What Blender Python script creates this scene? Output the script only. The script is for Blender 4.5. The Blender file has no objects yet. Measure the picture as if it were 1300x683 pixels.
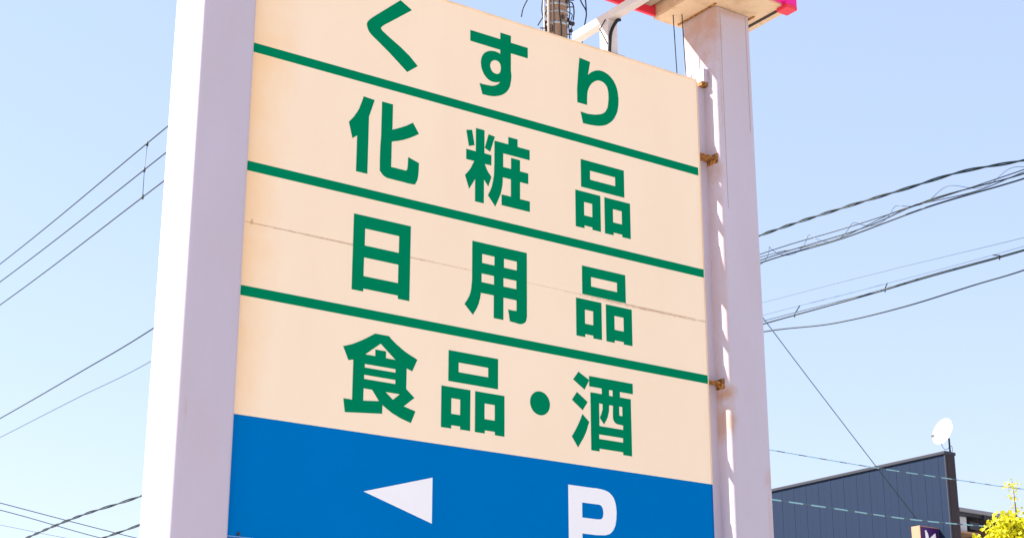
import bpy, bmesh, math, random
from mathutils import Vector, Matrix, noise
from mathutils.geometry import tessellate_polygon
random.seed(7)
R = math.radians
scene = bpy.context.scene
col = scene.collection

# ------------------------------------------------------------------ camera
cam_d = bpy.data.cameras.new('camera'); cam = bpy.data.objects.new('camera', cam_d); col.objects.link(cam)
cam_d.sensor_width = 36.0
cam_d.lens = 36.0 * 2120.1 / 1300.0
cam_d.clip_start = 0.1; cam_d.clip_end = 6000
cam.location = (0, 0, 1.6)
cam.rotation_euler = (R(90 + 18.529), 0, 0)
scene.camera = cam

# ------------------------------------------------------------------ sky, sun, exposure
SUN_AZ = math.atan2(-0.992, 0.125)      # azimuth from +Y towards +X
SUN_EL = R(44)
world = bpy.data.worlds.new('World'); scene.world = world; world.use_nodes = True
wn = world.node_tree; wn.nodes.clear()
sky = wn.nodes.new('ShaderNodeTexSky'); sky.sky_type = 'NISHITA'; sky.sun_disc = False
sky.sun_elevation = SUN_EL; sky.sun_rotation = SUN_AZ
sky.altitude = 0; sky.air_density = 1.5; sky.dust_density = 0.2; sky.ozone_density = 1.0
bg = wn.nodes.new('ShaderNodeBackground'); bg.inputs['Strength'].default_value = 0.077
out = wn.nodes.new('ShaderNodeOutputWorld')
tint = wn.nodes.new('ShaderNodeMix'); tint.data_type = 'RGBA'; tint.blend_type = 'MULTIPLY'; tint.inputs['Factor'].default_value = 1
tint.inputs['B'].default_value = (1.04, .91, .98, 1)       # the photograph's slightly pink white balance
wn.links.new(sky.outputs[0], tint.inputs['A']); 
veil = wn.nodes.new('ShaderNodeMix'); veil.data_type = 'RGBA'; veil.inputs['Factor'].default_value = .6
veil.inputs['B'].default_value = (2.38, 2.98, 4.4, 1)      # even thin high haze over the whole sky
wn.links.new(tint.outputs['Result'], veil.inputs['A']); wn.links.new(veil.outputs['Result'], bg.inputs[0]); wn.links.new(bg.outputs[0], out.inputs[0])
sun_d = bpy.data.lights.new('sun', 'SUN'); sun = bpy.data.objects.new('sun', sun_d); col.objects.link(sun)
sun_d.energy = 5.0; sun_d.angle = R(0.95); sun_d.color = (1.0, 0.95, 0.88)
sdir = Vector((math.sin(SUN_AZ) * math.cos(SUN_EL), math.cos(SUN_AZ) * math.cos(SUN_EL), math.sin(SUN_EL)))
sun.rotation_euler = sdir.to_track_quat('Z', 'Y').to_euler()
scene.view_settings.view_transform = 'Standard'; scene.view_settings.look = 'None'
scene.view_settings.gamma = 1; scene.view_settings.use_curve_mapping = False
scene.view_settings.exposure = 1.72

# ------------------------------------------------------------------ helpers
def tag(o, label=None, cat=None, group=None, kind=None):
    if label: o['label'] = label
    if cat: o['category'] = cat
    if group: o['group'] = group
    if kind: o['kind'] = kind
    return o

def empty(name, loc=(0, 0, 0), rz=0.0):
    o = bpy.data.objects.new(name, None); col.objects.link(o)
    o.location = loc; o.rotation_euler = (0, 0, rz); o.empty_display_size = .2
    return o

class MB:
    """collects plain shapes into one mesh"""
    def __init__(s): s.v = []; s.f = []; s.sm = []
    def add(s, v, f, smooth=False):
        n = len(s.v); s.v += [tuple(p) for p in v]
        for q in f: s.f.append(tuple(i + n for i in q)); s.sm.append(smooth)
        return s
    def box(s, x0, x1, y0, y1, z0, z1, bev=0.0):
        if bev <= 0:
            v = [(x, y, z) for z in (z0, z1) for y in (y0, y1) for x in (x0, x1)]
            return s.add(v, [(0, 2, 3, 1), (4, 5, 7, 6), (0, 1, 5, 4), (2, 6, 7, 3), (0, 4, 6, 2), (1, 3, 7, 5)])
        bm = bmesh.new(); bmesh.ops.create_cube(bm, size=1)
        for w in bm.verts: w.co = Vector(((x0 + x1) / 2 + w.co.x * (x1 - x0), (y0 + y1) / 2 + w.co.y * (y1 - y0), (z0 + z1) / 2 + w.co.z * (z1 - z0)))
        bmesh.ops.bevel(bm, geom=bm.edges[:], offset=bev, segments=2, affect='EDGES', profile=.6)
        bm.verts.index_update()
        s.add([w.co[:] for w in bm.verts], [[w.index for w in f.verts] for f in bm.faces]); bm.free(); return s
    def tube(s, pts, r, n=6, caps=True):
        """swept tube; r is a number or one radius per point"""
        pts = [Vector(p) for p in pts]; m = len(pts)
        rs = r if isinstance(r, (list, tuple)) else [r] * m
        v = []; ref = None
        for i, p in enumerate(pts):
            t = (pts[min(i + 1, m - 1)] - pts[max(i - 1, 0)]).normalized()
            if ref is None:
                ref = Vector((0, 0, 1)) if abs(t.z) < .9 else Vector((1, 0, 0))
            a = (ref - t * ref.dot(t)).normalized(); b = t.cross(a); ref = a
            for k in range(n):
                an = 2 * math.pi * k / n
                v.append(p + (a * math.cos(an) + b * math.sin(an)) * rs[i])
        f = [(i * n + k, i * n + (k + 1) % n, (i + 1) * n + (k + 1) % n, (i + 1) * n + k) for i in range(m - 1) for k in range(n)]
        s.add(v, f, n > 4)
        if caps:
            s.add(v[:n], [tuple(reversed(range(n)))]); s.add(v[-n:], [tuple(range(n))])
        return s
    def prism(s, rings, front, back, axis='y'):
        """polygon with holes (first ring outer) in the x-z plane, extruded along y from front to back"""
        P3 = [[Vector((x, z, 0)) for x, z in r] for r in rings]
        tris = tessellate_polygon(P3); flat = [p for r in rings for p in r]; N = len(flat)
        s.add([(x, front, z) for x, z in flat] + [(x, back, z) for x, z in flat],
              [tuple(t) for t in tris] + [(t[2] + N, t[1] + N, t[0] + N) for t in tris])
        for r in rings:
            k = len(r)
            s.add([(x, front, z) for x, z in r] + [(x, back, z) for x, z in r], [(i, (i + 1) % k, (i + 1) % k + k, i + k) for i in range(k)])
        return s
    def build(s, name, mat, parent=None, loc=None):
        me = bpy.data.meshes.new(name); me.from_pydata(s.v, [], s.f)
        me.polygons.foreach_set('use_smooth', s.sm); me.update()
        bm = bmesh.new(); bm.from_mesh(me); bmesh.ops.remove_doubles(bm, verts=bm.verts, dist=1e-5)
        bmesh.ops.recalc_face_normals(bm, faces=bm.faces); bm.to_mesh(me); bm.free()
        me.materials.append(mat)
        o = bpy.data.objects.new(name, me); col.objects.link(o)
        if parent: o.parent = parent
        if loc: o.location = loc
        return o

def put(mesh_obj, parent, loc, rot=None):
    o = mesh_obj.copy(); col.objects.link(o); o.parent = parent; o.location = loc
    if rot: o.rotation_euler = rot
    return o

def rounded_rect(x0, x1, y0, y1, r, n=6):
    pts = []
    for cx, cy, a0 in ((x1 - r, y1 - r, 0), (x0 + r, y1 - r, 90), (x0 + r, y0 + r, 180), (x1 - r, y0 + r, 270)):
        for k in range(n + 1):
            a = R(a0 + 90 * k / n); pts.append((cx + r * math.cos(a), cy + r * math.sin(a)))
    return pts

def spline(pts, per=24):
    pts = [Vector(p) for p in pts]; outp = []
    P = [pts[0] * 2 - pts[1]] + pts + [pts[-1] * 2 - pts[-2]]
    for i in range(1, len(P) - 2):
        p0, p1, p2, p3 = P[i - 1:i + 3]
        # centripetal parameters keep the unequal spans smooth
        t0 = 0; t1 = t0 + max((p1 - p0).length, 1e-4) ** .5; t2 = t1 + max((p2 - p1).length, 1e-4) ** .5; t3 = t2 + max((p3 - p2).length, 1e-4) ** .5
        for k in range(per):
            t = t1 + (t2 - t1) * k / per
            a1 = p0 * ((t1 - t) / (t1 - t0)) + p1 * ((t - t0) / (t1 - t0)); a2 = p1 * ((t2 - t) / (t2 - t1)) + p2 * ((t - t1) / (t2 - t1)); a3 = p2 * ((t3 - t) / (t3 - t2)) + p3 * ((t - t2) / (t3 - t2))
            b1 = a1 * ((t2 - t) / (t2 - t0)) + a2 * ((t - t0) / (t2 - t0)); b2 = a2 * ((t3 - t) / (t3 - t1)) + a3 * ((t - t1) / (t3 - t1))
            outp.append(b1 * ((t2 - t) / (t2 - t1)) + b2 * ((t - t1) / (t2 - t1)))
    outp.append(pts[-1]); return outp

# ------------------------------------------------------------------ materials
def mat(name, c, rough=.5, metal=0.0, c2=None, scale=6.0, amt=.5, bump=0.0, bscale=60.0, stretch=(1, 1, 1), spec=.2, detail=6.0, lo=.35, hi=.7):
    """plain coat in colour c, drifting to c2 in soft patches, with fine relief"""
    m = bpy.data.materials.new(name); m.use_nodes = True; t = m.node_tree; b = t.nodes['Principled BSDF']
    b.inputs['Roughness'].default_value = rough; b.inputs['Metallic'].default_value = metal; b.inputs['Specular IOR Level'].default_value = spec
    b.inputs['Base Color'].default_value = (*c, 1)
    tc = t.nodes.new('ShaderNodeTexCoord'); mp = t.nodes.new('ShaderNodeMapping'); mp.inputs['Scale'].default_value = stretch
    t.links.new(tc.outputs['Object'], mp.inputs[0])
    if c2:
        nz = t.nodes.new('ShaderNodeTexNoise'); nz.inputs['Scale'].default_value = scale; nz.inputs['Detail'].default_value = detail; nz.inputs['Roughness'].default_value = .62
        t.links.new(mp.outputs[0], nz.inputs['Vector'])
        rg = t.nodes.new('ShaderNodeMapRange'); rg.inputs['From Min'].default_value = lo; rg.inputs['From Max'].default_value = hi; rg.inputs['To Max'].default_value = amt
        t.links.new(nz.outputs['Fac'], rg.inputs['Value'])
        mx = t.nodes.new('ShaderNodeMix'); mx.data_type = 'RGBA'; mx.inputs['A'].default_value = (*c, 1); mx.inputs['B'].default_value = (*c2, 1)
        t.links.new(rg.outputs[0], mx.inputs['Factor']); t.links.new(mx.outputs['Result'], b.inputs['Base Color'])
    if bump:
        n2 = t.nodes.new('ShaderNodeTexNoise'); n2.inputs['Scale'].default_value = bscale; n2.inputs['Detail'].default_value = 4
        t.links.new(mp.outputs[0], n2.inputs['Vector'])
        bp = t.nodes.new('ShaderNodeBump'); bp.inputs['Strength'].default_value = bump; bp.inputs['Distance'].default_value = .01
        t.links.new(n2.outputs['Fac'], bp.inputs['Height']); t.links.new(bp.outputs[0], b.inputs['Normal'])
    return m

def tint_spots(m, col3, spots, nscale=9.0):
    """stains and other tints at known spots: (x, z, half-width x, half-height z, strength) in the thing's own frame, ragged by noise"""
    t = m.node_tree; b = t.nodes['Principled BSDF']; base = b.inputs['Base Color']
    tc = t.nodes.new('ShaderNodeTexCoord'); sp = t.nodes.new('ShaderNodeSeparateXYZ'); t.links.new(tc.outputs['Object'], sp.inputs[0])
    nz = t.nodes.new('ShaderNodeTexNoise'); nz.inputs['Scale'].default_value = nscale; nz.inputs['Detail'].default_value = 6; nz.inputs['Roughness'].default_value = .7
    t.links.new(tc.outputs['Object'], nz.inputs['Vector'])
    def math_(op, a, bb=None, cc=None):
        n = t.nodes.new('ShaderNodeMath'); n.operation = op
        for i, q in enumerate((a, bb, cc)):
            if q is None: continue
            if isinstance(q, (int, float)): n.inputs[i].default_value = q
            else: t.links.new(q, n.inputs[i])
        return n.outputs[0]
    tot = None
    for (x, z, hx, hz, st) in spots:
        dx = math_('DIVIDE', math_('SUBTRACT', sp.outputs[0], x), hx); dz = math_('DIVIDE', math_('SUBTRACT', sp.outputs[2], z), hz)
        d = math_('SQRT', math_('ADD', math_('MULTIPLY', dx, dx), math_('MULTIPLY', dz, dz)))
        d = math_('ADD', d, math_('MULTIPLY', math_('SUBTRACT', nz.outputs['Fac'], .5), 2.2))
        k = t.nodes.new('ShaderNodeMapRange'); k.inputs['From Min'].default_value = 1.0; k.inputs['From Max'].default_value = .1; k.inputs['To Max'].default_value = st
        t.links.new(d, k.inputs['Value'])
        tot = k.outputs[0] if tot is None else math_('MAXIMUM', tot, k.outputs[0])
    mx = t.nodes.new('ShaderNodeMix'); mx.data_type = 'RGBA'; mx.inputs['B'].default_value = (*col3, 1)
    if base.is_linked: t.links.new(base.links[0].from_socket, mx.inputs['A'])
    else: mx.inputs['A'].default_value = base.default_value
    t.links.new(tot, mx.inputs['Factor']); t.links.new(mx.outputs['Result'], base)
    return m

CREAM = (.865, .685, .51)
M = {}
M['post'] = mat('painted_post', (.475, .415, .50), .42, c2=(.44, .375, .42), scale=2.5, amt=.6, bump=.06, bscale=90, stretch=(1, 1, .35))
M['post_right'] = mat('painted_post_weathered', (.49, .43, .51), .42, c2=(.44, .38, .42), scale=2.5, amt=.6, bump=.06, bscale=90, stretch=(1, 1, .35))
tint_spots(M['post_right'], (.42, .20, .07), [(3.14, 3.86, .05, .16, .55), (3.14, 5.45, .03, .10, .4), (3.42, 3.55, .05, .10, .38), (3.41, 3.3, .03, .30, .25), (3.14, 4.03, .06, .06, .7), (3.30, 6.56, .22, .05, .45), (3.14, 6.50, .06, .38, .55), (3.17, 6.0, .010, .7, .35), (3.145, 4.9, .012, 1.2, .22)])  # rust stains; tall spot at the left side's top is dirt plus painted shade
tint_spots(M['post'], (.45, .24, .11), [(-.28, 3.45, .012, .07, .28), (-.20, 3.35, .10, .25, .06)])
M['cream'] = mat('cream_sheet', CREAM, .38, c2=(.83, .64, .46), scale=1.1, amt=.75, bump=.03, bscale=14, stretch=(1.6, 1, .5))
tint_spots(M['cream'], (.84, .53, .27), [(-.05, 4.8, .26, 3.2, .8), (3.06, 5.0, .07, 2.2, .35)], 1.2)  # warmer orange tone along the left edge, fainter along the right
tint_spots(M['cream'], (.46, .27, .16), [(.65, 4.459, .75, .008, .7), (2.60, 4.455, .60, .011, .8), (.03, 4.468, .012, .02, .8)], 30.0)  # rust along the joint; wide right spot also carries the seam's shadow as colour
M['green'] = mat('green_film', (0, .19, .085), .45, c2=(0, .17, .075), scale=3, amt=.6, spec=.0)
M['blue'] = mat('blue_sheet', (0, .144, .43), .45, c2=(0, .132, .395), scale=1.2, amt=.7, bump=.03, bscale=14, spec=.0)
M['white_film'] = mat('white_film', (.80, .78, .80), .42, c2=(.74, .72, .74), scale=4, amt=.4)
M['frame'] = mat('cream_frame', (.82, .62, .43), .45, c2=(.64, .44, .28), scale=7, amt=.6, bump=.05)
M['blue_frame'] = mat('blue_frame', (.004, .11, .33), .45)
M['back'] = mat('galvanised_back', (.45, .45, .44), .5, .3, c2=(.3, .28, .26), scale=4)
M['rust'] = mat('rusted_steel', (.50, .24, .07), .8, c2=(.13, .045, .015), scale=70, amt=1.0, bump=.5, bscale=110, lo=.4, hi=.58)
M['soffit'] = mat('weathered_soffit', (.66, .47, .31), .55, c2=(.34, .18, .08), scale=7, amt=.65, bump=.08, lo=.48, hi=.75)
M['under'] = mat('dusty_underside', (.34, .27, .20), .7, c2=(.20, .15, .10), scale=3, amt=.8)
M['red'] = mat('red_fascia', (.72, .035, .07), .4, c2=(.62, .03, .06), scale=4)
M['magenta'] = mat('magenta_fascia', (.80, .015, .28), .35, c2=(.70, .015, .24), scale=3)
M['seam'] = mat('paint_seam', (.36, .26, .22), .6)
M['conduit'] = mat('conduit', (.34, .26, .21), .6, c2=(.35, .25, .2), scale=8)
M['arm'] = mat('white_painted_steel', (.66, .60, .60), .42, c2=(.52, .42, .34), scale=6, amt=.5, bump=.06)
M['black'] = mat('black_rubber', (.015, .015, .016), .5)
M['dark'] = mat('dark_gap', (.05, .035, .03), .8)
M['concrete'] = mat('spun_concrete', (.38, .235, .15), .85, c2=(.17, .10, .065), scale=5, amt=.9, bump=.3, bscale=40, stretch=(1, 1, .4))
M['band'] = mat('galvanised_band', (.50, .48, .46), .45, .6, c2=(.25, .2, .17), scale=12, amt=.8)
M['porcelain'] = mat('porcelain', (.75, .74, .72), .15)
M['wire'] = mat('wire_insulation', (.012, .022, .024), .45)
M['wire_thin'] = mat('wire_weathered', (.07, .11, .12), .5)
M['ground'] = mat('worn_concrete_paving', (.42, .385, .33), .9, c2=(.33, .30, .26), scale=.35, amt=.8, bump=.3, bscale=30)
# lettering outlines on the board plane, millimetres (along the board, height)
GLYPHS = {
 'ku': [[[(858,5940),(932,5900),(756,5758),(753,5754),(749,5751),(746,5748),(743,5744),(741,5741),(739,5739),(739,5736),(739,5733),(739,5731),(740,5729),(742,5727),(746,5723),(755,5717),(766,5711),(779,5703),(791,5696),(865,5656),(924,5618),(977,5572),(911,5519),(793,5606),(675,5683),(671,5688),(666,5693),(662,5699),(659,5705),(656,5711),(653,5718),(652,5724),(651,5730),(650,5735),(651,5739),(652,5743),(654,5747),(656,5751),(658,5755),(662,5760),(665,5764),(670,5769),(675,5775),(681,5780),(686,5786)]]],
 'su': [[[(1321,5891),(1527,5891),(1527,5933),(1600,5933),(1600,5889),(1719,5889),(1719,5823),(1600,5823),(1600,5714),(1601,5707),(1602,5701),(1603,5694),(1604,5686),(1604,5676),(1603,5665),(1602,5653),(1600,5642),(1598,5630),(1595,5618),(1591,5606),(1585,5594),(1579,5584),(1571,5574),(1563,5564),(1553,5556),(1543,5549),(1533,5542),(1521,5537),(1510,5532),(1499,5528),(1487,5524),(1475,5522),(1463,5519),(1449,5518),(1435,5517),(1421,5517),(1406,5516),(1386,5579),(1394,5579),(1402,5578),(1410,5578),(1419,5579),(1431,5579),(1445,5581),(1458,5582),(1470,5584),(1480,5587),(1488,5590),(1495,5594),(1502,5598),(1507,5601),(1512,5605),(1516,5609),(1519,5613),(1522,5616),(1524,5619),(1525,5621),(1527,5624),(1519,5620),(1511,5617),(1502,5614),(1494,5612),(1485,5611),(1476,5611),(1467,5611),(1458,5613),(1450,5616),(1442,5619),(1434,5624),(1427,5630),(1420,5637),(1413,5645),(1408,5655),(1403,5664),(1399,5675),(1396,5686),(1395,5698),(1394,5708),(1394,5718),(1396,5728),(1398,5738),(1401,5746),(1404,5754),(1409,5762),(1414,5769),(1419,5775),(1426,5781),(1433,5786),(1441,5791),(1449,5795),(1458,5798),(1467,5801),(1477,5802),(1485,5804),(1493,5804),(1500,5803),(1507,5803),(1513,5802),(1518,5801),(1521,5800),(1524,5798),(1527,5797),(1527,5824),(1321,5824)], [(1485,5748),(1480,5745),(1475,5742),(1470,5738),(1466,5734),(1462,5728),(1460,5722),(1458,5716),(1457,5710),(1457,5703),(1458,5696),(1461,5690),(1463,5684),(1467,5679),(1471,5674),(1476,5670),(1482,5668),(1488,5666),(1495,5666),(1502,5666),(1508,5667),(1513,5670),(1517,5673),(1521,5676),(1524,5680),(1526,5684),(1528,5689),(1529,5693),(1530,5699),(1531,5705),(1531,5711),(1531,5718),(1530,5724),(1529,5729),(1527,5734),(1524,5738),(1521,5742),(1518,5745),(1514,5747),(1510,5749),(1505,5750),(1500,5750),(1495,5750),(1490,5749)]]],
 'ri': [[[(2095,5931),(2174,5924),(2156,5833),(2161,5839),(2166,5845),(2172,5851),(2179,5857),(2188,5864),(2198,5870),(2208,5876),(2219,5881),(2229,5884),(2240,5887),(2251,5888),(2262,5889),(2274,5888),(2286,5886),(2298,5882),(2310,5878),(2320,5872),(2331,5865),(2340,5857),(2349,5848),(2356,5838),(2363,5827),(2369,5815),(2374,5802),(2378,5788),(2380,5774),(2382,5759),(2384,5744),(2384,5729),(2383,5713),(2382,5697),(2379,5683),(2377,5670),(2374,5657),(2370,5646),(2365,5634),(2359,5623),(2353,5611),(2346,5600),(2338,5590),(2329,5580),(2319,5571),(2309,5562),(2298,5554),(2287,5547),(2275,5541),(2263,5536),(2250,5532),(2236,5528),(2222,5525),(2206,5522),(2190,5520),(2172,5518),(2153,5517),(2134,5516),(2115,5515),(2098,5585),(2110,5584),(2123,5584),(2136,5583),(2148,5583),(2161,5584),(2174,5586),(2187,5588),(2200,5590),(2213,5594),(2227,5598),(2240,5602),(2252,5607),(2261,5612),(2269,5617),(2276,5623),(2282,5630),(2288,5637),(2292,5645),(2296,5653),(2300,5662),(2302,5673),(2305,5685),(2306,5697),(2308,5709),(2309,5723),(2309,5736),(2309,5750),(2308,5762),(2306,5772),(2304,5781),(2301,5790),(2297,5797),(2293,5803),(2287,5809),(2281,5813),(2274,5817),(2266,5820),(2257,5821),(2248,5822),(2239,5821),(2231,5820),(2223,5817),(2216,5813),(2208,5809),(2201,5803),(2193,5796),(2185,5789),(2178,5780),(2171,5771),(2166,5761),(2161,5751),(2156,5741),(2154,5733),(2152,5725),(2150,5716),(2149,5706),(2148,5692),(2147,5675),(2147,5658),(2146,5639),(2075,5639),(2075,5724),(2083,5822)]]],
 'ka': [[[(644,5305),(712,5300),(680,5197),(680,5085),(680,4869),(612,4869),(612,5072),(584,5049),(560,5136),(568,5147),(576,5157),(584,5167),(592,5178),(599,5191),(607,5204),(614,5217),(620,5229),(624,5241),(628,5253),(632,5264),(635,5274),(638,5282),(640,5290),(642,5297)]],
  [[(758,5304),(826,5304),(826,5157),(837,5162),(848,5167),(859,5172),(870,5178),(880,5183),(891,5189),(902,5195),(913,5201),(923,5208),(933,5215),(944,5222),(954,5229),(993,5173),(980,5164),(967,5155),(954,5147),(940,5138),(926,5130),(910,5122),(895,5114),(880,5108),(866,5102),(851,5097),(837,5092),(824,5087),(824,4941),(906,4941),(909,4940),(913,4941),(916,4942),(919,4944),(921,4945),(922,4947),(923,4950),(925,4953),(925,4956),(926,4960),(926,4965),(927,4972),(927,4982),(928,4995),(928,5009),(929,5022),(997,5003),(996,4990),(996,4977),(996,4964),(995,4951),(994,4939),(993,4927),(991,4916),(989,4906),(987,4899),(984,4893),(981,4888),(977,4884),(977,4880),(978,4877),(974,4875),(959,4873),(929,4872),(888,4873),(843,4873),(800,4874),(794,4876),(788,4878),(781,4881),(776,4884),(771,4888),(767,4892),(763,4897),(760,4902),(758,4902),(756,4901),(755,4904),(755,4920),(754,4954),(754,5001),(755,5053),(758,5103)]]],
 'sho': [[[(1300,5272),(1338,5282),(1355,5194),(1318,5180)]],
  [[(1449,5282),(1491,5277),(1460,5180),(1424,5194)]],
  [[(1364,5299),(1421,5299),(1421,5161),(1468,5160),(1468,5099),(1424,5098),(1428,5089),(1432,5080),(1437,5070),(1442,5061),(1448,5053),(1455,5045),(1462,5038),(1469,5030),(1448,4970),(1419,5005),(1419,4863),(1361,4863),(1361,4995),(1322,4928),(1294,5003),(1303,5014),(1311,5024),(1320,5035),(1328,5047),(1335,5059),(1341,5072),(1348,5086),(1354,5099),(1301,5099),(1301,5159),(1364,5159)]],
  [[(1489,5253),(1583,5253),(1583,5298),(1646,5298),(1646,5252),(1730,5252),(1730,5191),(1548,5191),(1548,5108),(1602,5108),(1602,5175),(1663,5175),(1663,5108),(1720,5108),(1720,5044),(1663,5044),(1663,4941),(1730,4941),(1730,4879),(1538,4879),(1538,4942),(1601,4942),(1601,5046),(1546,5046),(1545,5033),(1545,5022),(1544,5010),(1543,4997),(1540,4982),(1537,4967),(1533,4950),(1527,4933),(1520,4916),(1512,4898),(1504,4880),(1495,4862),(1447,4917),(1453,4931),(1460,4944),(1466,4959),(1472,4974),(1476,4990),(1480,5008),(1483,5026),(1486,5045),(1487,5064),(1488,5083),(1488,5102),(1489,5122)]]],
 'hin1': [[[(2094,5284),(2412,5284),(2412,5113),(2094,5113)], [(2160,5227),(2346,5227),(2346,5170),(2160,5170)]],
  [[(2052,5085),(2233,5085),(2233,4864),(2172,4864),(2172,4879),(2114,4879),(2114,4862),(2052,4862)], [(2113,5023),(2173,5023),(2173,4940),(2113,4940)]],
  [[(2263,5084),(2453,5084),(2453,4864),(2391,4864),(2391,4879),(2326,4879),(2326,4862),(2263,4862)], [(2324,5024),(2390,5024),(2390,4941),(2324,4941)]]],
 'nichi': [[[(608,4632),(954,4632),(954,4217),(884,4217),(884,4235),(676,4235),(676,4219),(608,4219)], [(677,4563),(884,4563),(884,4469),(677,4469)], [(675,4404),(883,4404),(883,4302),(675,4302)]]],
 'yo': [[[(1346,4631),(1708,4631),(1708,4433),(1708,4259),(1705,4252),(1704,4245),(1703,4239),(1700,4233),(1696,4229),(1692,4225),(1686,4221),(1681,4218),(1675,4216),(1670,4214),(1664,4213),(1655,4213),(1642,4213),(1627,4215),(1610,4216),(1594,4218),(1583,4282),(1613,4281),(1639,4283),(1639,4344),(1551,4344),(1551,4217),(1488,4217),(1488,4345),(1403,4345),(1402,4334),(1400,4324),(1399,4314),(1396,4304),(1393,4293),(1390,4281),(1385,4270),(1380,4258),(1374,4247),(1367,4235),(1360,4224),(1353,4212),(1299,4263),(1306,4275),(1314,4286),(1321,4298),(1327,4309),(1331,4320),(1335,4330),(1338,4340),(1340,4351),(1342,4363),(1343,4376),(1344,4389),(1346,4402)], [(1410,4568),(1492,4568),(1492,4516),(1410,4516)], [(1554,4568),(1641,4568),(1641,4516),(1554,4516)], [(1407,4456),(1489,4456),(1489,4406),(1407,4406)], [(1551,4456),(1638,4456),(1638,4407),(1551,4407)]]],
 'hin2': [[[(2092,4633),(2405,4633),(2405,4464),(2092,4464)], [(2155,4576),(2343,4576),(2343,4519),(2155,4519)]],
  [[(2047,4434),(2227,4434),(2227,4215),(2166,4215),(2166,4231),(2108,4231),(2108,4213),(2047,4213)], [(2108,4374),(2167,4374),(2167,4291),(2108,4291)]],
  [[(2259,4432),(2447,4432),(2447,4215),(2384,4215),(2384,4229),(2318,4229),(2318,4214),(2259,4214)], [(2319,4374),(2386,4374),(2386,4291),(2319,4291)]]],
 'shoku': [[[(754,4007),(835,4007),(843,4001),(850,3994),(858,3988),(869,3980),(883,3970),(900,3960),(918,3949),(936,3939),(954,3931),(973,3923),(992,3916),(1010,3908),(980,3842),(946,3853),(946,3743),(996,3703),(933,3650),(1004,3633),(978,3569),(961,3573),(944,3578),(928,3582),(912,3587),(897,3593),(882,3599),(867,3605),(854,3612),(841,3619),(829,3626),(818,3633),(807,3640),(807,3594),(592,3573),(581,3642),(631,3642),(631,3850),(603,3843),(570,3911),(583,3915),(596,3920),(610,3925),(625,3931),(642,3940),(661,3950),(679,3960),(696,3970),(712,3980),(726,3989),(740,3998)], [(788,3959),(879,3887),(821,3887),(821,3923),(758,3923),(758,3888),(699,3888)], [(698,3838),(880,3838),(880,3819),(698,3819)], [(696,3781),(881,3781),(881,3759),(696,3759)], [(695,3710),(745,3710),(787,3656),(695,3646)], [(823,3710),(909,3710),(868,3675)]]],
 'hin3': [[[(1202,3992),(1517,3992),(1517,3825),(1202,3825)], [(1265,3934),(1454,3934),(1454,3881),(1265,3881)]],
  [[(1160,3794),(1341,3794),(1341,3575),(1279,3575),(1279,3591),(1223,3591),(1223,3573),(1160,3573)], [(1222,3735),(1278,3735),(1278,3651),(1222,3651)]],
  [[(1371,3794),(1559,3794),(1559,3573),(1498,3573),(1498,3591),(1433,3591),(1433,3574),(1371,3574)], [(1431,3736),(1497,3736),(1497,3651),(1431,3651)]]],
 'sake': [[[(2057,4005),(2131,3968),(2098,3909),(2020,3956)]],
  [[(2045,3888),(2118,3841),(2083,3790),(2010,3839)]],
  [[(2081,3768),(2127,3729),(2119,3710),(2113,3691),(2105,3672),(2096,3653),(2086,3634),(2073,3615),(2060,3596),(2048,3577),(2007,3633),(2017,3649),(2028,3666),(2038,3682),(2048,3699),(2057,3716),(2065,3733),(2073,3750)]],
  [[(2131,3992),(2441,3992),(2441,3932),(2347,3932),(2347,3900),(2425,3900),(2425,3573),(2363,3573),(2363,3589),(2196,3589),(2196,3573),(2139,3573),(2139,3900),(2219,3900),(2219,3933),(2131,3933)], [(2270,3932),(2296,3933),(2296,3898),(2270,3898)], [(2198,3845),(2224,3844),(2223,3836),(2223,3827),(2223,3818),(2221,3808),(2217,3798),(2213,3786),(2207,3774),(2202,3763),(2231,3730),(2237,3740),(2244,3750),(2250,3760),(2255,3770),(2259,3780),(2262,3791),(2265,3801),(2267,3811),(2268,3820),(2268,3828),(2268,3837),(2269,3845),(2297,3845),(2296,3829),(2295,3812),(2295,3796),(2295,3783),(2295,3774),(2296,3768),(2298,3764),(2300,3760),(2303,3756),(2307,3752),(2311,3749),(2316,3746),(2321,3745),(2326,3744),(2332,3743),(2338,3743),(2345,3743),(2352,3742),(2360,3742),(2366,3742),(2366,3716),(2198,3716)], [(2340,3847),(2363,3847),(2363,3794),(2340,3794)], [(2195,3669),(2364,3669),(2364,3643),(2195,3643)]]],
 'arrow': [[[(712,3187),(1113,3302),(1113,3067)]]],
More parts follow.
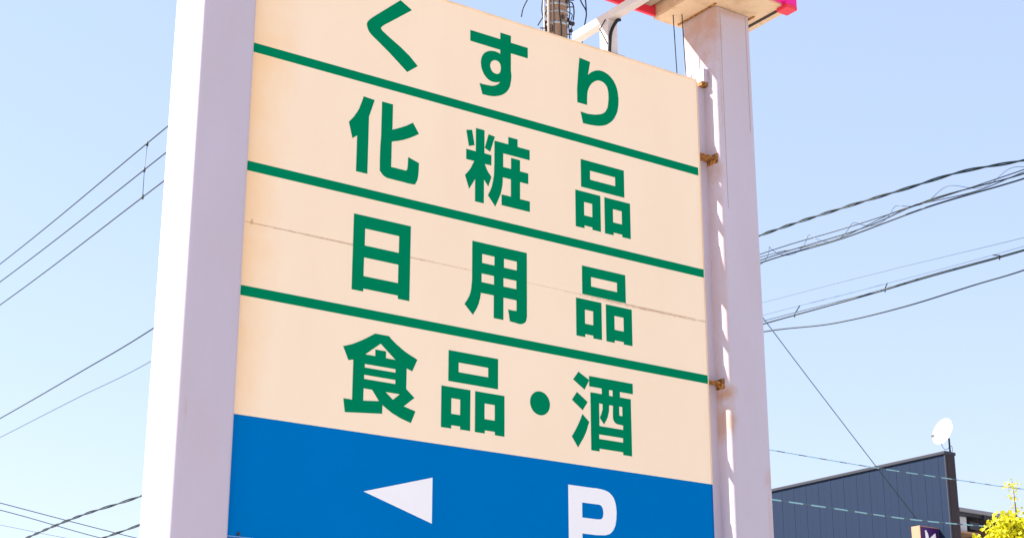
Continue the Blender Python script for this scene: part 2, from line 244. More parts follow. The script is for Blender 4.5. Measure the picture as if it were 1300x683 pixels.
 'pee': [[[(1978,3364),(2150,3364),(2162,3365),(2174,3365),(2186,3364),(2196,3364),(2206,3363),(2214,3362),(2222,3361),(2229,3360),(2237,3358),(2245,3356),(2252,3353),(2259,3350),(2266,3345),(2273,3340),(2279,3334),(2285,3328),(2290,3320),(2294,3312),(2297,3304),(2300,3295),(2302,3285),(2304,3275),(2305,3264),(2306,3253),(2306,3241),(2305,3229),(2304,3217),(2303,3205),(2301,3196),(2299,3187),(2297,3178),(2294,3170),(2290,3162),(2286,3155),(2281,3147),(2276,3141),(2270,3135),(2264,3130),(2258,3125),(2250,3122),(2242,3119),(2234,3116),(2224,3114),(2214,3113),(2202,3112),(2190,3111),(2177,3110),(2165,3109),(2069,3109),(2069,2920),(1978,2920)], [(2070,3277),(2175,3277),(2179,3278),(2183,3277),(2187,3277),(2191,3276),(2195,3275),(2198,3274),(2201,3273),(2204,3270),(2206,3268),(2208,3264),(2210,3261),(2212,3256),(2213,3252),(2214,3246),(2215,3241),(2215,3236),(2215,3231),(2215,3226),(2214,3222),(2213,3217),(2211,3213),(2210,3210),(2207,3206),(2205,3203),(2202,3201),(2198,3199),(2194,3198),(2189,3197),(2184,3196),(2178,3196),(2172,3195),(2166,3195),(2070,3195)]]],
}
# wire paths, metres
WIRES = {
 'l1': [(0.69,22.00,16.50), (-7.18,32.10,15.50), (-13.29,41.07,15.50), (-26.59,60.45,16.20)],
 'l2': [(0.68,22.00,15.88), (-7.14,32.00,14.88), (-13.11,40.66,14.88), (-26.20,59.69,15.58)],
 'l3': [(0.68,22.00,15.12), (-7.08,31.69,14.12), (-12.91,40.21,14.12), (-25.79,58.95,14.82)],
 'l4': [(0.65,22.00,12.37), (-7.18,32.23,11.17), (-9.49,35.41,11.07), (-12.60,40.12,11.17), (-22.13,54.82,11.77)],
 'l5': [(0.65,22.00,11.50), (-7.07,31.62,10.30), (-9.10,34.12,10.20), (-12.00,38.36,10.30), (-21.00,52.11,10.90)],
 'ltw': [(0.62,22.00,8.02), (-6.43,28.86,7.12), (-7.81,30.22,7.02), (-9.58,32.83,7.02), (-13.89,40.64,7.32)],
 'ltw2': [(0.61,22.00,7.69), (-6.64,29.86,6.79), (-7.56,30.80,6.69), (-14.45,42.44,6.99)],
 'rtw': [(0.62,22.00,8.25), (2.63,16.63,7.55), (3.31,15.52,7.45), (3.80,15.02,7.45), (4.29,14.84,7.55), (4.89,14.79,7.65), (5.90,15.00,7.95)],
 'rb1': [(0.62,22.00,7.97), (2.68,17.01,7.47), (3.51,15.77,7.37), (4.89,14.83,7.57), (5.69,14.46,7.77)],
 'rb2': [(0.61,22.00,7.85), (2.67,16.94,7.35), (3.34,15.88,7.25), (4.03,14.94,7.25), (4.78,14.50,7.35), (5.66,14.42,7.65)],
 'rb3': [(0.61,22.00,7.90), (2.68,17.00,7.40), (3.54,15.68,7.30), (3.99,14.93,7.30), (4.78,14.51,7.40), (5.67,14.41,7.70)],
 'rb4': [(0.62,22.00,7.94), (2.68,17.02,7.44), (3.32,16.18,7.34), (3.84,15.26,7.34), (4.41,14.80,7.34), (4.89,14.81,7.54), (5.69,14.48,7.74)],
 'rth': [(0.61,22.00,7.69), (2.82,17.85,7.19), (3.95,16.56,7.14), (5.11,15.69,7.19), (6.11,15.78,7.49)],
 'rm1': [(0.61,22.00,7.41), (2.75,17.42,6.91), (3.64,16.34,6.86), (4.92,15.16,6.91), (5.87,15.16,7.21)],
 'rm2': [(0.61,22.00,7.30), (2.74,17.38,6.80), (3.63,16.18,6.75), (4.15,15.75,6.80), (4.95,15.25,6.90), (5.78,14.95,7.10)],
 'rm3': [(0.61,22.00,7.34), (2.74,17.41,6.84), (3.65,16.27,6.79), (4.17,15.83,6.84), (4.98,15.33,6.94), (5.82,15.05,7.14)],
 'rc': [(0.61,22.00,7.41), (2.87,18.23,6.96), (3.51,17.39,6.81), (4.14,16.78,6.81), (4.78,16.34,6.91), (5.18,16.03,6.96), (6.04,15.66,7.21)],
 'd1': [(0.61,22.00,6.92), (3.58,22.90,6.62), (5.07,23.55,6.52), (6.68,24.57,6.52), (7.98,25.76,6.62), (10.03,27.39,6.82)],
 'd2': [(0.60,22.00,6.21), (3.56,22.83,5.91), (4.48,23.00,5.81), (5.64,23.80,5.81), (7.23,25.04,5.91), (9.75,26.79,6.11)],
 'f1': [(-23.04,60.25,14.00), (-20.53,66.47,14.00), (-16.83,75.08,14.00), (-12.53,83.38,14.00), (-6.45,92.02,14.00)],
 'f2': [(-23.83,62.45,14.00), (-20.99,68.04,14.00), (-18.43,75.08,14.00), (-12.99,86.64,14.00), (-6.83,97.71,14.00)],
 'f3': [(-23.34,61.42,13.00), (-20.24,65.82,13.00), (-18.96,68.05,13.00), (-11.87,79.14,13.00), (-6.09,86.99,13.00)],
 'drop': [(0.65,22.00,12.58), (2.58,24.10,10.73), (4.18,25.85,9.25), (5.79,27.60,7.82), (7.07,29.00,6.71)],
}
SPACER = [(-7.81, 33.06, 15.5), (-7.82, 33.01, 14.88), (-7.72, 32.62, 14.12)]
# ------------------------------------------------------------------ ground
g = MB().add([(-3000, -3000, 0), (3000, -3000, 0), (3000, 3000, 0), (-3000, 3000, 0)], [(0, 1, 2, 3)]).build('ground', M['ground'])
tag(g, kind='structure')

# ------------------------------------------------------------------ pylon sign (local x along the board, y to the back, z up)
YAW = 0.607634
sign = empty('pylon_sign', (-1.32055, 7.79210, 0), YAW)
tag(sign, 'tall roadside pylon sign with cream and blue boards between two pale posts', 'sign')
ZT, ZB, ZC, ZJ = 6.020, 2.900, 3.481, 4.460
def post(x0, x1, m, back=.27):
    o = MB(); ring = rounded_rect(x0, x1, -.05, back, .03, 6); n = len(ring)
    zs = [0.0, 2.0, 4.0, 6.566]
    o.add([(x, y, z) for z in zs for x, y in ring], [(i * n + k, i * n + (k + 1) % n, (i + 1) * n + (k + 1) % n, (i + 1) * n + k) for i in range(len(zs) - 1) for k in range(n)], True)
    return o.build('post', m, sign)
pl = post(-.319, -.023, M['post'], .33); pl['label'] = 'pale post at the near end, its outer side in full sun'
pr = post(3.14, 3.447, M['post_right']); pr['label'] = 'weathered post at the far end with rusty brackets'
for x in (3.185, 3.402): MB().box(x, x + .003, -.0512, -.0485, 5.2 if x < 3.2 else 5.75, 6.56).build('seam', M['seam'], pr)
for x in (-.40, 3.07): MB().box(x, x + .45, -.17, .39, 0, .25, .02).build('footing', M['ground'], sign)

def sheet(name, z0, z1, m, x1=3.008):
    return MB().box(-.035, x1, 0.0, .004, z0, z1).build(name, m, sign)
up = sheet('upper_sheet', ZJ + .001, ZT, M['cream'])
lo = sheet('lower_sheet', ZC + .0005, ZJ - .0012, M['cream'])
bl = sheet('parking_sheet', ZB, ZC - .0005, M['blue'])
fr = MB()                                                              # angle frame behind the sheets
fr.box(-.035, 3.004, .0045, .02, ZT - .05, ZT - .004); fr.box(-.035, 3.004, .0045, .02, ZB + .004, ZB + .05)
for x in (-.034, .7, 1.5, 2.3, 2.955): fr.box(x, x + .045, .0046, .0195, ZB + .05, ZT - .05)
for z in (3.45, 4.44, 5.4): fr.box(.012, 2.90, .0204, .045, z, z + .05)
fr.build('rear_frame', M['back'], sign)
# thin edging round the boards
MB().box(-.035, 3.010, -.005, .021, ZT, ZT + .012, .003).build('top_trim', M['frame'], sign)
MB().box(3.0085, 3.0125, -.0035, .020, ZC, ZT - .0005).build('side_trim', M['frame'], sign)
MB().box(3.0085, 3.0125, -.0035, .020, ZB, ZC - .0005).build('side_trim', M['blue_frame'], sign)
MB().box(-.035, 3.012, -.006, .032, ZB - .055, ZB - .002, .004).build('bottom_trim', M['blue_frame'], sign)
rv = MB().tube([(0, -.007, 0), (0, .001, 0)], .008, 8).build('rivet', M['dark'], bl, (.045, 0, ZB + .012))
for x in (.8, 1.55, 2.3, 2.95): put(rv, bl, (x, 0, ZB + .012))

for z1, xe, par in ((5.437, 2.996, up), (4.783, 3.008, up), (4.1275, 3.008, lo)):
    MB().box(-.034, xe, -.0016, .0002, z1 - .0505, z1).build('stripe', M['green'], par)
NAMES = {'ku': 'hiragana_character', 'su': 'hiragana_character', 'ri': 'hiragana_character', 'pee': 'letter', 'arrow': 'arrow'}
SAY = {'ku': 'green character く', 'su': 'green character す', 'ri': 'green character り', 'ka': 'green character 化', 'sho': 'green character 粧', 'hin1': 'green character 品 in the second row',
       'nichi': 'green character 日', 'yo': 'green character 用', 'hin2': 'green character 品 in the third row', 'shoku': 'green character 食', 'hin3': 'green character 品 in the fourth row', 'sake': 'green character 酒',
       'pee': 'white letter P', 'arrow': 'white arrow pointing left'}
for k, polys in GLYPHS.items():
    mb = MB()
    for rings in polys: mb.prism([[(x / 1000, z / 1000) for x, z in r] for r in rings], -.0014, .0003)
    par = up if k in ('ku', 'su', 'ri', 'ka', 'sho', 'hin1') else bl if k in ('arrow', 'pee') else lo
    o = mb.build(NAMES.get(k, 'kanji_character'), M['white_film'] if par is bl else M['green'], par); o['label'] = SAY[k]
d = [(1.7935 + .066 * math.cos(2 * math.pi * i / 40), 3.788 + .066 * math.sin(2 * math.pi * i / 40)) for i in range(40)]
MB().prism([d], -.0014, .0003).build('middle_dot', M['green'], lo)['label'] = 'green round dot between the words'

# notched and plain plates added to shape the sun dapples on the far post
DZ = .31
lit = [(5.60, 6.09), (5.411, 5.463), (5.151, 5.243), (4.945, 5.045), (4.413, 4.579), (4.192, 4.312), (3.623, 3.987), (3.248, 3.526)]
ring = [(3.1405, 6.14), (3.1405, 3.0), (2.82, 3.0)]
for a, b in reversed(lit):
    a += DZ; b += DZ
    top = b > 6.14
    for k in range(7):
        t = R(-90 + 15 * k); ring.append((2.905 + .026 * math.cos(t), a + .02 + .026 * math.sin(t) + .006))
    if top: ring.append((2.931, 6.14)); break
    for k in range(7):
        t = R(15 * k); ring.append((2.905 + .026 * math.cos(t), b - .02 + .026 * math.sin(t) - .006))
    ring += [(2.82, b)]
    nxt = [q for q in lit if q[0] + DZ > b]
fixed = []
for q in ring:
    if fixed and abs(q[0] - fixed[-1][0]) < 1e-6 and abs(q[1] - fixed[-1][1]) < 1e-6: continue
    fixed.append(q)
MB().prism([fixed], .20, .204).build('dapple_baffle', M['post'], sign)
MB().box(3.055, 3.1405, .074, .078, 2.95, 6.04).build('dapple_baffle', M['post'], sign)  # added baffle, keeps sun off the post side next to the board
# rusty angle brackets between board and post
for z, l in ((5.535, .025), (4.105, .0)):
    b = MB().box(3.0125, 3.1425, .01 - l, .135, z - .004, z + .002)
    b.box(3.1365, 3.1405, -.002 - l, .13, z - .036, z + .026)
    o = b.build('bracket', M['rust'], pr); o['label'] = 'rusty bracket'
    MB().tube([(3.130, .03, z - .018), (3.1368, .03, z - .018)], .012, 6).build('bolt', M['rust'], o)
o = MB().box(3.10, 3.1405, .03, .24, 6.060, 6.150, .003).build('top_bracket', M['post'], sign)
MB().box(3.09, 3.1395, .04, .23, 6.0335, 6.0595).build('bracket_shoe', M['rust'], sign)

# upper sign box over the posts: only its underside and corners reach the picture
def cap(x0, x1):
    o = MB().box(x0, x1, -.285, .325, 6.570, 6.60, .004)
    o.box(x0, x0 + .012, -.284, .324, 6.6002, 6.75); o.box(x1 - .012, x1, -.284, .324, 6.6002, 6.75)
    return o.build('soffit_plate', M['soffit'], sign)
cp = cap(2.952, 3.590); cap(-.55, .10)
MB().box(3.515, 3.540, -.22, .20, 6.5665, 6.5698).build('drain_slot', M['dark'], cp)
for x, y in ((3.13, -.08), (3.457, -.08)): MB().box(x - .004, x + .004, y, .29, 6.560, 6.5697).build('weld_seam', M['rust'], cp)
MB().box(.102, 2.950, -.285, .30, 6.690, 6.72).build('underside_panel', M['under'], sign)
for x in (.9, 1.75, 2.86): MB().box(x, x + .05, -.284, .30, 6.640, 6.6898).build('underside_rib', M['under'], sign)
MB().box(.102, 2.950, .302, .325, 6.585, 6.665, .003).build('rear_lip', M['red'], sign)
f = MB().box(-.55, 3.50, -.325, -.287, 6.585, 7.90, .004).build('front_fascia', M['magenta'], sign)
MB().box(3.503, 3.600, -.325, -.24, 6.575, 7.90, .006).build('corner_fascia', M['magenta'], sign)
MB().box(3.5035, 3.596, -.329, -.236, 6.545, 6.573, .004).build('corner_cap', M['red'], sign)
MB().box(-.55, 3.595, .327, .36, 6.62, 7.90, .004).build('rear_fascia', M['magenta'], sign)
MB().box(-.55, 3.595, -.284, .324, 7.86, 7.895).build('roof_plate', M['back'], sign)
# steel arm that ties the board to the upper box, with its stub, cable and stays
MB().box(2.345, 2.405, -.45, .40, 6.275, 6.328, .004).build('tie_arm', M['arm'], sign)
MB().box(2.338, 2.412, .03, .11, 5.9, 6.274, .003).build('arm_stub', M['arm'], sign)
MB().box(2.29, 2.45, .008, .14, 6.0325, 6.042, .002).build('base_plate', M['rust'], sign)
MB().tube(spline([(2.345, .028, 5.98), (2.335, .012, 6.08), (2.345, .005, 6.18), (2.39, .0, 6.262), (2.41, .0, 6.272)], 8), .011, 8).build('power_cable', M['black'], sign)
MB().tube([(2.336, .05, 6.272), (2.30, .06, 6.20), (2.335, .03, 6.10)], .004, 5).build('stay_wire', M['black'], sign)
for x, y in ((3.02, .21), (3.06, .17)): MB().tube(spline([(x, y, 6.57), (x + .008, y, 6.35), (x + .02, y, 6.0), (x + .02, y, 5.2)], 6), .0035, 5).build('hanging_cable', M['wire'], sign)

# ------------------------------------------------------------------ utility pole
PX, PY = 0.657, 22.0
pole = empty('utility_pole', (PX, PY, 0))
tag(pole, 'brown weathered concrete utility pole with clamp bands behind the sign', 'pole')
pts = [(0, 0, z) for z in (0, 4, 8, 12, 14, 16.9)]
MB().tube(pts, [.20, .19, .175, .155, .148, .135], 28).build('shaft', M['concrete'], pole)
for z, h in ((12.70, .045), (12.88, .03), (13.01, .045), (13.12, .08), (11.9, .06), (8.0, .06), (7.4, .06), (6.9, .06), (6.2, .06), (15.1, .06), (15.9, .06), (11.5, .05)):
    b = MB().tube([(0, 0, z - h / 2), (0, 0, z + h / 2)], .160 + (.022 if z < 9 else 0), 28)
    for a in range(0, 360, 18): b.box(.159 * math.cos(R(a)) - .008, .159 * math.cos(R(a)) + .008, .159 * math.sin(R(a)) - .008, .159 * math.sin(R(a)) + .008, z - .012, z + .012) if z > 9 else None
    b.build('clamp_band', M['band'], pole)
MB().tube([(-.12, -.125, z) for z in (6, 9, 12.7)] + [(-.12, -.125, 14.5)], .022, 10).build('conduit', M['conduit'], pole)
MB().tube([(-.185, -.04, z) for z in (6, 9, 14.5)], .014, 8).build('conduit', M['band'], pole)
MB().tube([(-.055, -.155, z) for z in (6, 9, 14.5)], .012, 8).build('conduit', M['dark'], pole)
for z, s in ((12.98, 1), (13.09, 1), (12.64, -1), (12.54, 1), (12.2, -1), (11.8, 1), (14, -1), (14.4, 1)):
    MB().tube([(s * .12, -.05, z + .01), (s * .25, -.10, z - .012)], .009, 6).build('step_bolt', M['dark'], pole)
for z in (12.72, 12.58): MB().tube(spline([(.14, -.02, z + .22), (.22, -.03, z + .16), (.20, -.03, z + .05)], 6), .007, 5).build('jumper_wire', M['wire'], pole)
for x, z in ((.20, 12.74), (.235, 12.735), (.205, 12.62), (-.17, 12.75), (-.18, 12.60), (-.16, 12.68)):
    MB().tube([(x, -.03, z + .035), (x, -.03, z + .02), (x, -.03, z), (x, -.03, z - .03)], [.008, .02, .026, .018], 8).build('connector', M['dark'], pole)
for z, h, a0 in ((12.60, .10, 200), (12.79, .06, 300), (12.95, .08, 170), (13.06, .05, 330)):      # taped cable wraps and small clamps on the shaft
    for k in range(3):
        a = R(a0 + k * 23); MB().box(.163 * math.cos(a) - .014, .163 * math.cos(a) + .014, .163 * math.sin(a) - .014, .163 * math.sin(a) + .014, z - h / 2, z + h / 2, .004).build('cable_clamp', M['dark'] if k != 1 else M['band'], pole)
for pp in ([(.165, -.02, 13.2), (.19, -.04, 12.95), (.17, -.06, 12.7), (.19, -.03, 12.4)], [(-.2, 0, 13.2), (-.22, -.02, 12.95), (-.19, -.04, 12.75), (-.23, -.02, 12.5)], [(.05, -.165, 13.2), (.03, -.17, 12.9), (.06, -.165, 12.6), (.04, -.17, 12.2)]):
    MB().tube(spline(pp, 6), .008, 6).build('riser_wire', M['wire'], pole)
for k, (z, w) in enumerate(((16.5, 1.1), (15.88, 1.1), (15.12, 1.1))):
    MB().box(-.05, w - .6, -.20, -.13, z - .12, z - .05, .004).build('cross_arm', M['band'], pole)
    MB().tube([(0.03, -.165, z - .05), (0.03, -.165, z - .02), (.03, -.165, z)], [.05, .03, .045], 10).build('insulator', M['porcelain'], pole)
# loose loops of cable by the pole head
for pp in ([(-.52, 0, 12.86), (-.50, 0, 12.98), (-.44, 0, 13.12), (-.36, 0, 13.26), (-.15, 0, 13.5)], [(-.28, 0, 12.72), (-.22, 0, 12.83), (-.14, -.05, 12.93)],
           [(.30, 0, 13.3), (.36, 0, 13.1), (.43, 0, 12.94), (.40, 0, 12.7), (.34, 0, 12.3)], [(.37, 0, 13.35), (.42, 0, 13.14), (.432, 0, 12.94)],
           [(.14, 0, 13.1), (.22, -.02, 13.08), (.25, -.02, 12.95), (.24, 0, 12.8)], [(.41, 0, 12.75), (.36, 0, 12.55), (.2, 0, 12.3)]):
    MB().tube(spline(pp, 8), .010, 6).build('drop_loop', M['wire'], pole)

# ------------------------------------------------------------------ overhead wires
def wire(key, name, label, r, m='wire', group=None):
    p = spline(WIRES[key], 20); o = MB().tube(p, r, 6).build(name, M[m]); tag(o, label, 'wire', group); return o, p
def frame_at(p, i):
    t = (p[min(i + 1, len(p) - 1)] - p[max(i - 1, 0)]).normalized(); a = (Vector((0, 0, 1)) - t * t.z).normalized(); return t, a, t.cross(a)
def resample(p, step):
    o = [p[0]]; acc = 0.0
    for a, b in zip(p, p[1:]):
        L = (b - a).length
        while acc + L >= step:
            a = a + (b - a) * ((step - acc) / max((b - a).length, 1e-9)); L = (b - a).length; acc = 0; o.append(a)
        acc += L
    return o
def twisted(key, name, label, r, off, pitch, n=2, m='wire'):
    root = empty(name, WIRES[key][0]); tag(root, label, 'cable'); base = Vector(WIRES[key][0])
    p = resample(spline(WIRES[key], 20), pitch / 10)
    for k in range(n):
        q = []
        for i in range(len(p)):
            t, a, b = frame_at(p, i); an = 2 * math.pi * (i / 10 + k / n) + .8 * noise.noise(p[i] * .7)
            q.append(p[i] + (a * math.cos(an) + b * math.sin(an)) * off - base)
        MB().tube(q, r, 5).build('strand', M[m], root)
    return root
G3 = 'three parallel power lines on the left'
o1, p1 = wire('l1', 'power_line', 'uppermost of the three parallel black power lines left of the sign', .014, 'wire', G3)
o2, p2 = wire('l2', 'power_line', 'middle one of the three parallel black power lines left of the sign', .014, 'wire', G3)
o3, p3 = wire('l3', 'power_line', 'lowest of the three parallel black power lines left of the sign', .014, 'wire', G3)
sp = empty('line_spacer', p2[21]); tag(sp, 'thin upright grey spacer rod clamped across three power lines', 'spacer')
def nearest(p, q): return min(p, key=lambda w: (w - q).length)
SQ = [Vector(q) for q in SPACER]
MB().tube([q - p2[21] for q in SQ], .008, 6).build('rod', M['wire_thin'], sp)
for q in SQ: MB().tube([q - p2[21] + Vector((0, 0, -.05)), q - p2[21], q - p2[21] + Vector((0, 0, .05))], [.02, .03, .02], 8).build('clamp', M['wire'], sp)
wire('l4', 'service_wire', 'single dark green wire below the three power lines on the left', .015, 'wire')
wire('l5', 'service_wire', 'thin pale wire just below the dark green one on the left', .010, 'wire_thin')
twisted('ltw', 'twisted_cable', 'upper black twisted cable low at the left beside the sunlit post', .013, .014, 1.1, 2)
twisted('ltw2', 'twisted_cable', 'short lower black twisted cable at the bottom left edge', .012, .013, 1.1, 2)
wire('f1', 'distant_wire', 'upper of two faint thin wires sloping down at lower left', .020, 'wire_thin')
wire('f2', 'distant_wire', 'second of the faint thin wires sloping down at lower left', .020, 'wire_thin')
wire('f3', 'distant_wire', 'faintest lowest thin wire in the bottom left corner', .008, 'wire_thin')
twisted('rtw', 'twisted_cable', 'thick black twisted cable uppermost of those right of the sign', .0085, .009, .62, 2)
bun = empty('cable_bundle', WIRES['rb1'][0]); tag(bun, 'loose bundle of black cables held by a spiral hanger right of the sign', 'cable')
b0 = Vector(WIRES['rb1'][0])
for k, r in (('rb1', .006), ('rb2', .009), ('rb3', .007), ('rb4', .005)):
    MB().tube([q - b0 for q in spline(WIRES[k], 20)], r, 6).build('strand', M['wire'], bun)
p = resample(spline(WIRES['rb3'], 20), .035); q = []
for i in range(len(p)):
    t, a, b = frame_at(p, i); an = 2 * math.pi * i * .035 / .62
    q.append(p[i] + Vector((0, 0, .03)) + (a * math.cos(an) + b * math.sin(an)) * .06 * (1 + .3 * math.sin(i * .05)) - b0)
MB().tube(q, .0028, 4).build('spiral_hanger', M['wire'], bun)
wire('rth', 'thin_wire', 'hair thin grey wire between the two cable groups on the right', .003, 'wire_thin')
ms = empty('messenger_cable', WIRES['rm2'][0]); tag(ms, 'black cable clipped under a messenger wire right of the sign', 'cable'); b0 = Vector(WIRES['rm2'][0])
MB().tube([q - b0 for q in spline(WIRES['rm2'], 20)], .009, 6).build('cable', M['wire'], ms)
MB().tube([q - b0 for q in spline(WIRES['rm1'], 20)], .0028, 5).build('messenger_wire', M['wire_thin'], ms)
MB().tube([q - b0 for q in spline(WIRES['rm3'], 20)], .004, 5).build('strand', M['wire'], ms)
pm = resample(spline(WIRES['rm2'], 20), .1); pt = spline(WIRES['rm1'], 20)
for i in range(8, len(pm) - 4, 12):
    c = nearest(pt, pm[i])
    MB().tube([pm[i] - b0 + Vector((0, 0, -.025)), pm[i] - b0 + Vector((.005, 0, .02)), c - b0], .006, 5).build('hanger_clip', M['wire'], ms)
wire('rc', 'sagging_cable', 'green black cable sagging lowest of the group right of the sign', .0085, 'wire')
wire('drop', 'service_drop', 'thin wire running steeply down to the dark shop wall', .0068, 'wire')

# dark twisted cable; sun glints put into the colour as pale bands
ws = mat('glint_banded_cable', (.10, .14, .15), .4); tt = ws.node_tree; bb = tt.nodes['Principled BSDF']
tcn = tt.nodes.new('ShaderNodeTexCoord'); wv = tt.nodes.new('ShaderNodeTexWave'); wv.bands_direction = 'X'; wv.inputs['Scale'].default_value = 1.0; wv.inputs['Distortion'].default_value = 1.5
cr = tt.nodes.new('ShaderNodeValToRGB'); cr.color_ramp.elements[0].position = .22; cr.color_ramp.elements[0].color = (.05, .08, .10, 1); cr.color_ramp.elements[1].position = .34; cr.color_ramp.elements[1].color = (.20, .38, .44, 1)
tt.links.new(tcn.outputs['Object'], wv.inputs['Vector']); tt.links.new(wv.outputs['Fac'], cr.inputs[0]); tt.links.new(cr.outputs[0], bb.inputs['Base Color'])
M['glint'] = ws
wire('d1', 'glint_cable', 'upper dark cable with painted pale glints crossing in front of the dark shop wall', .0068, 'glint')
wire('d2', 'glint_cable', 'lower dark cable with painted pale glints crossing in front of the dark shop wall', .0082, 'glint')

# ------------------------------------------------------------------ shop building (local x along its front, y to the back)
shop = empty('shop_building', (7.905, 30.0, 0), R(36)); tag(shop, 'dark blue grey shop with tall metal clad side wall', 'building')
H = 8.154
M['clad'] = mat('blue_grey_cladding', (.006, .017, .044), .6, c2=(.005, .014, .037), scale=3, amt=.7, spec=.12, stretch=(1, 1, .2))
M['clad_dark'] = mat('dark_trim', (.030, .032, .045), .5)
M['brown'] = mat('brown_timber', (.075, .035, .025), .7, c2=(.04, .02, .015), scale=6, stretch=(1, 1, .2))
M['clad_brown'] = mat('brown_black_trim', (.030, .020, .024), .6)
M['grey'] = mat('grey_gutter', (.20, .20, .22), .5)
M['offwhite'] = mat('off_white_board', (.42, .44, .48), .6)
wl = MB().box(.012, .25, .02, 12, 0, H - .06).build('side_wall', M['clad'], shop)
base = None; W_ = .335
for i in range(36):
    if base is None:
        mb = MB().box(0, .011, .0004, W_ - .0004, 0, H - .07, .001); mb.box(-.003, .001, W_ * .5 - .02, W_ * .5 + .02, 0, H - .071)
        base = mb.build('cladding_panel', M['clad'], wl, (0, .02, 0))
    else: put(base, wl, (0, .02 + i * W_, 0))
MB().box(-.03, .285, -.02, 12, H - .0595, H, .008).build('coping', M['clad_dark'], wl)
MB().box(-.008, .262, -.008, .0185, 0, H - .061, .003).build('corner_trim', M['clad_dark'], wl)
MB().box(.04, .235, -.014, -.0085, 0, H - .075).build('end_board', M['clad_brown'], wl)
MB().box(.252, 9, .60, 11.5, 0, 7.0).build('wall', M['brown'], shop)
for i in range(14): MB().box(.252, 8.98, .585, .5995, 4.6 + i * .17, 4.6 + i * .17 + .158, .003).build('timber_board', M['brown'], shop)
rf = MB().box(.253, 9.1, .03, 11.6, 7.09, 7.15).build('roof', M['clad_dark'], shop)
MB().box(.255, 9.1, -.03, .028, 7.075, 7.145, .008).build('gutter', M['grey'], rf)
MB().box(.254, 9.05, .032, .59, 7.02, 7.0885).build('soffit', M['clad_dark'], shop)
for x in (.95, 2.2, 3.4): MB().box(x, x + .05, -.015, .10, 6.98, 7.074, .004).build('gutter_bracket', M['clad_dark'], rf)
MB().box(.256, .60, .12, .20, 6.74, 7.018, .004).build('canopy_board', M['offwhite'], shop)
MB().box(.256, .85, .06, .58, 6.700, 6.738, .004).build('wooden_beam', mat('light_timber', (.36, .22, .14), .7, c2=(.25, .14, .08)), shop)
lamp = MB().box(.66, .95, .10, .3, 6.80, 6.95, .02); lamp.build('wall_unit', M['clad_dark'], shop)
for x in (1.4, 3.0, 4.6):
    w = MB().box(x, x + 1.2, .56, .584, 2.0, 4.4, .004).build('window', M['clad_dark'], shop)
    MB().box(x + .06, x + 1.14, .552, .5595, 2.06, 4.34).build('pane', mat('shop_glass', (.03, .04, .05), .05), w)

# projecting shop sign on the side wall
ps = empty('projecting_sign', (7.905, 30.0, 0), R(36)); tag(ps, 'small purple box sign with white emblem and brown side on the dark wall', 'sign')
M['purple'] = mat('purple_acrylic', (.045, .012, .10), .3); M['tan'] = mat('tan_side', (.46, .22, .14), .6, c2=(.36, .17, .10))
MB().box(-.52, -.012, .272, .47, 5.75, 6.775, .006).build('casing', M['tan'], ps)
MB().box(-.505, -.03, .262, .2715, 5.77, 6.757, .003).build('face', M['purple'], ps)
em = [(-.40, 6.70), (-.365, 6.70), (-.325, 6.64), (-.305, 6.55), (-.22, 6.61), (-.14, 6.665), (-.12, 6.66), (-.115, 6.40), (-.13, 6.20), (-.2, 6.08), (-.3, 6.08), (-.38, 6.2), (-.395, 6.4)]
MB().prism([em], .2595, .2618).build('emblem', M['white_film'], ps)
MB().prism([[(-.345 + .02 * math.cos(i), 6.50 + .02 * math.sin(i)) for i in [k * .7854 for k in range(8)]]], .2575, .2593).build('emblem_dot', M['purple'], ps)
pk = mat('pale_pink_film', (.62, .40, .46), .45)
MB().prism([[(-.32, 6.52), (-.17, 6.46), (-.135, 6.40), (-.14, 6.25), (-.3, 6.25), (-.36, 6.40)]], .2578, .2592).build('emblem_patch', pk, ps)

# ------------------------------------------------------------------ satellite dish on the coping
dish = empty('satellite_dish', (8.10, 30.35, H)); tag(dish, 'round white satellite dish on top of the dark shop wall', 'satellite dish')
dn = Vector((-.80, -.50, .30)).normalized(); dc = Vector((-.11, -.12, .395))
Mx = dn.to_track_quat('Z', 'Y').to_matrix(); mb = MB(); n = 40; rings_ = [0.001, .06, .12, .18, .22, .248, .258]
for side, dz in ((0, 0.0), (1, -.008)):
    v = []; fcs = []
    for r in rings_:
        for k in range(n):
            a = 2 * math.pi * k / n; v.append(dc + Mx @ Vector((r * .93 * math.cos(a), r * math.sin(a), .75 * r * r + dz)))
    for i in range(len(rings_) - 1):
        for k in range(n): fcs.append((i * n + k, i * n + (k + 1) % n, (i + 1) * n + (k + 1) % n, (i + 1) * n + k))
    mb.add(v, fcs, True)
mb.build('reflector', mat('white_enamel', (.85, .85, .84), .3), dish)
MB().tube([(0, 0, 0), (0, 0, .16), (0, 0, .30), (-.05, -.03, .37)], .018, 10).build('mast', M['clad_dark'], dish)
MB().box(-.05, .05, -.05, .05, .0, .012).build('base_plate', M['band'], dish)
e0 = dc + Mx @ Vector((0, -.24, .03)); e1 = dc + Mx @ Vector((0, -.20, .26))
MB().tube([e0, (e0 + e1) / 2 + Vector((0, 0, -.02)), e1], .011, 6).build('feed_arm', M['arm'], dish)
MB().tube([e1 + Vector((-.01, -.01, .0)), e1 + Vector((.02, .02, .02))], .024, 8).build('feed_horn', M['grey'], dish)
MB().tube(spline([e0, e0 + Vector((.02, 0, -.06)), Vector((-.06, 0, .10)), Vector((.03, 0, .17)), Vector((.045, 0, .09)), Vector((.01, 0, .02))], 8), .005, 5).build('signal_cable', M['black'], dish)

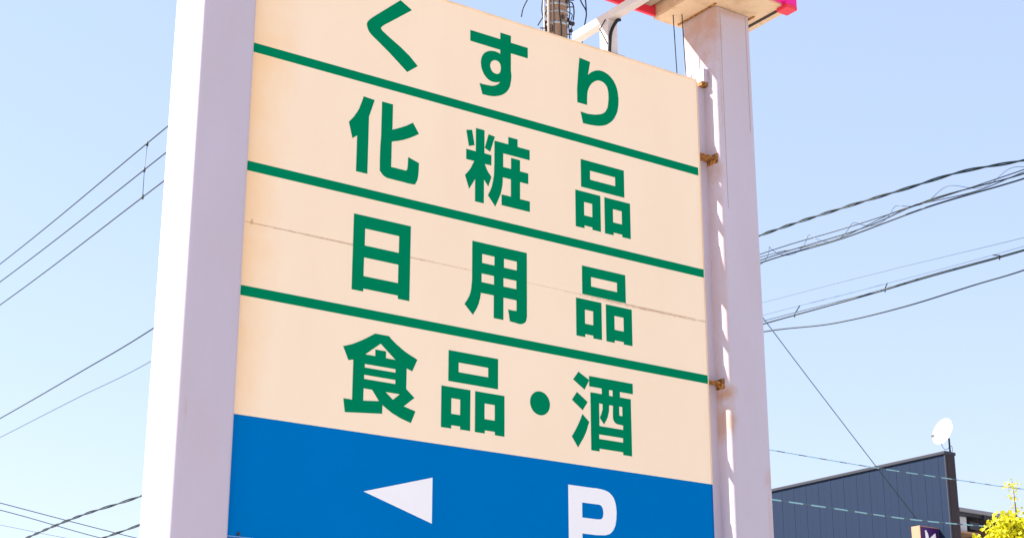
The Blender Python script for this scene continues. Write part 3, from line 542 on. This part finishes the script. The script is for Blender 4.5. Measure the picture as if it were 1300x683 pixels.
# ------------------------------------------------------------------ yellow tree
TX, TY = 6.06, 20.0
tree = empty('yellow_tree', (TX, TY, 0)); tag(tree, 'small tree with bright yellow leaves beside the dark shop', 'tree')
M['bark'] = mat('bark', (.12, .085, .06), .9, c2=(.06, .04, .03), scale=12, bump=.4)
lf = mat('yellow_leaf', (.64, .56, .012), .55, c2=(.36, .41, .02), scale=9, amt=.8)
t = lf.node_tree; bs = t.nodes['Principled BSDF']; tl = t.nodes.new('ShaderNodeBsdfTranslucent'); mxs = t.nodes.new('ShaderNodeMixShader'); mxs.inputs[0].default_value = .4
t.links.new(bs.inputs['Base Color'].links[0].from_socket, tl.inputs[0]); t.links.new(bs.outputs[0], mxs.inputs[1]); t.links.new(tl.outputs[0], mxs.inputs[2]); t.links.new(mxs.outputs[0], t.nodes['Material Output'].inputs[0])
rnd = random.Random(11)
trunk = [(0, 0, 0), (.03, .02, 1.2), (-.02, .03, 2.6), (.02, 0, 3.8), (0, 0, 4.8), (.01, 0, 5.25), (0, 0, 5.6)]
MB().tube(spline(trunk, 6), [.13 * (1 - i / 36) ** 1.7 + .003 for i in range(37)], 10).build('trunk', M['bark'], tree)
LV = []; LF = []
def leaf(p, s):
    d = Vector((rnd.uniform(-1, 1), rnd.uniform(-1, 1), rnd.uniform(-.5, 1))).normalized(); u = d.orthogonal().normalized(); u.rotate(Matrix.Rotation(rnd.uniform(0, 6.28), 3, d)); w = d.cross(u)
    n0 = len(LV); LV.extend([p, p + u * s * .5 + w * s * .52 + d * s * .12, p + u * s * 1.1, p + u * s * .5 - w * s * .52 + d * s * .12]); LF.extend([(n0, n0 + 1, n0 + 2), (n0, n0 + 2, n0 + 3)])
for i in range(120):
    z0 = rnd.uniform(1.9, 5.05) if i < 80 else rnd.uniform(4.3, 5.0); prof = .95 if z0 < 3.6 else .95 - (z0 - 3.6) * .45
    L = prof * rnd.uniform(.6, 1.05); an = rnd.uniform(0, 6.28); rise = rnd.uniform(.15, .5) * L
    tip = Vector((math.cos(an) * L, math.sin(an) * L, min(z0 + rise, 5.32)))
    st = Vector((0, 0, z0)); mid = (st + tip) / 2 + Vector((0, 0, -.05))
    br = spline([st, mid, tip], 5)
    if L > .25: MB().tube(br, [.022 - .0016 * k for k in range(len(br))], 5).build('limb', M['bark'], tree)
    for k in range(int(100 + 110 * L)):
        f_ = rnd.random() ** .6; c = br[min(int(f_ * (len(br) - 1)), len(br) - 1)]
        cl = c + Vector((rnd.gauss(0, .09), rnd.gauss(0, .09), rnd.gauss(0, .075))); leaf(cl, rnd.uniform(.040, .072))
for k in range(110):
    z = rnd.uniform(5.1, 5.60); leaf(Vector((rnd.gauss(0, .05) , rnd.gauss(0, .05), z)), rnd.uniform(.022, .042))
me = bpy.data.meshes.new('crown'); me.from_pydata([v[:] for v in LV], [], LF); me.update(); me.materials.append(lf)
cr_ = bpy.data.objects.new('crown', me); col.objects.link(cr_); cr_.parent = tree
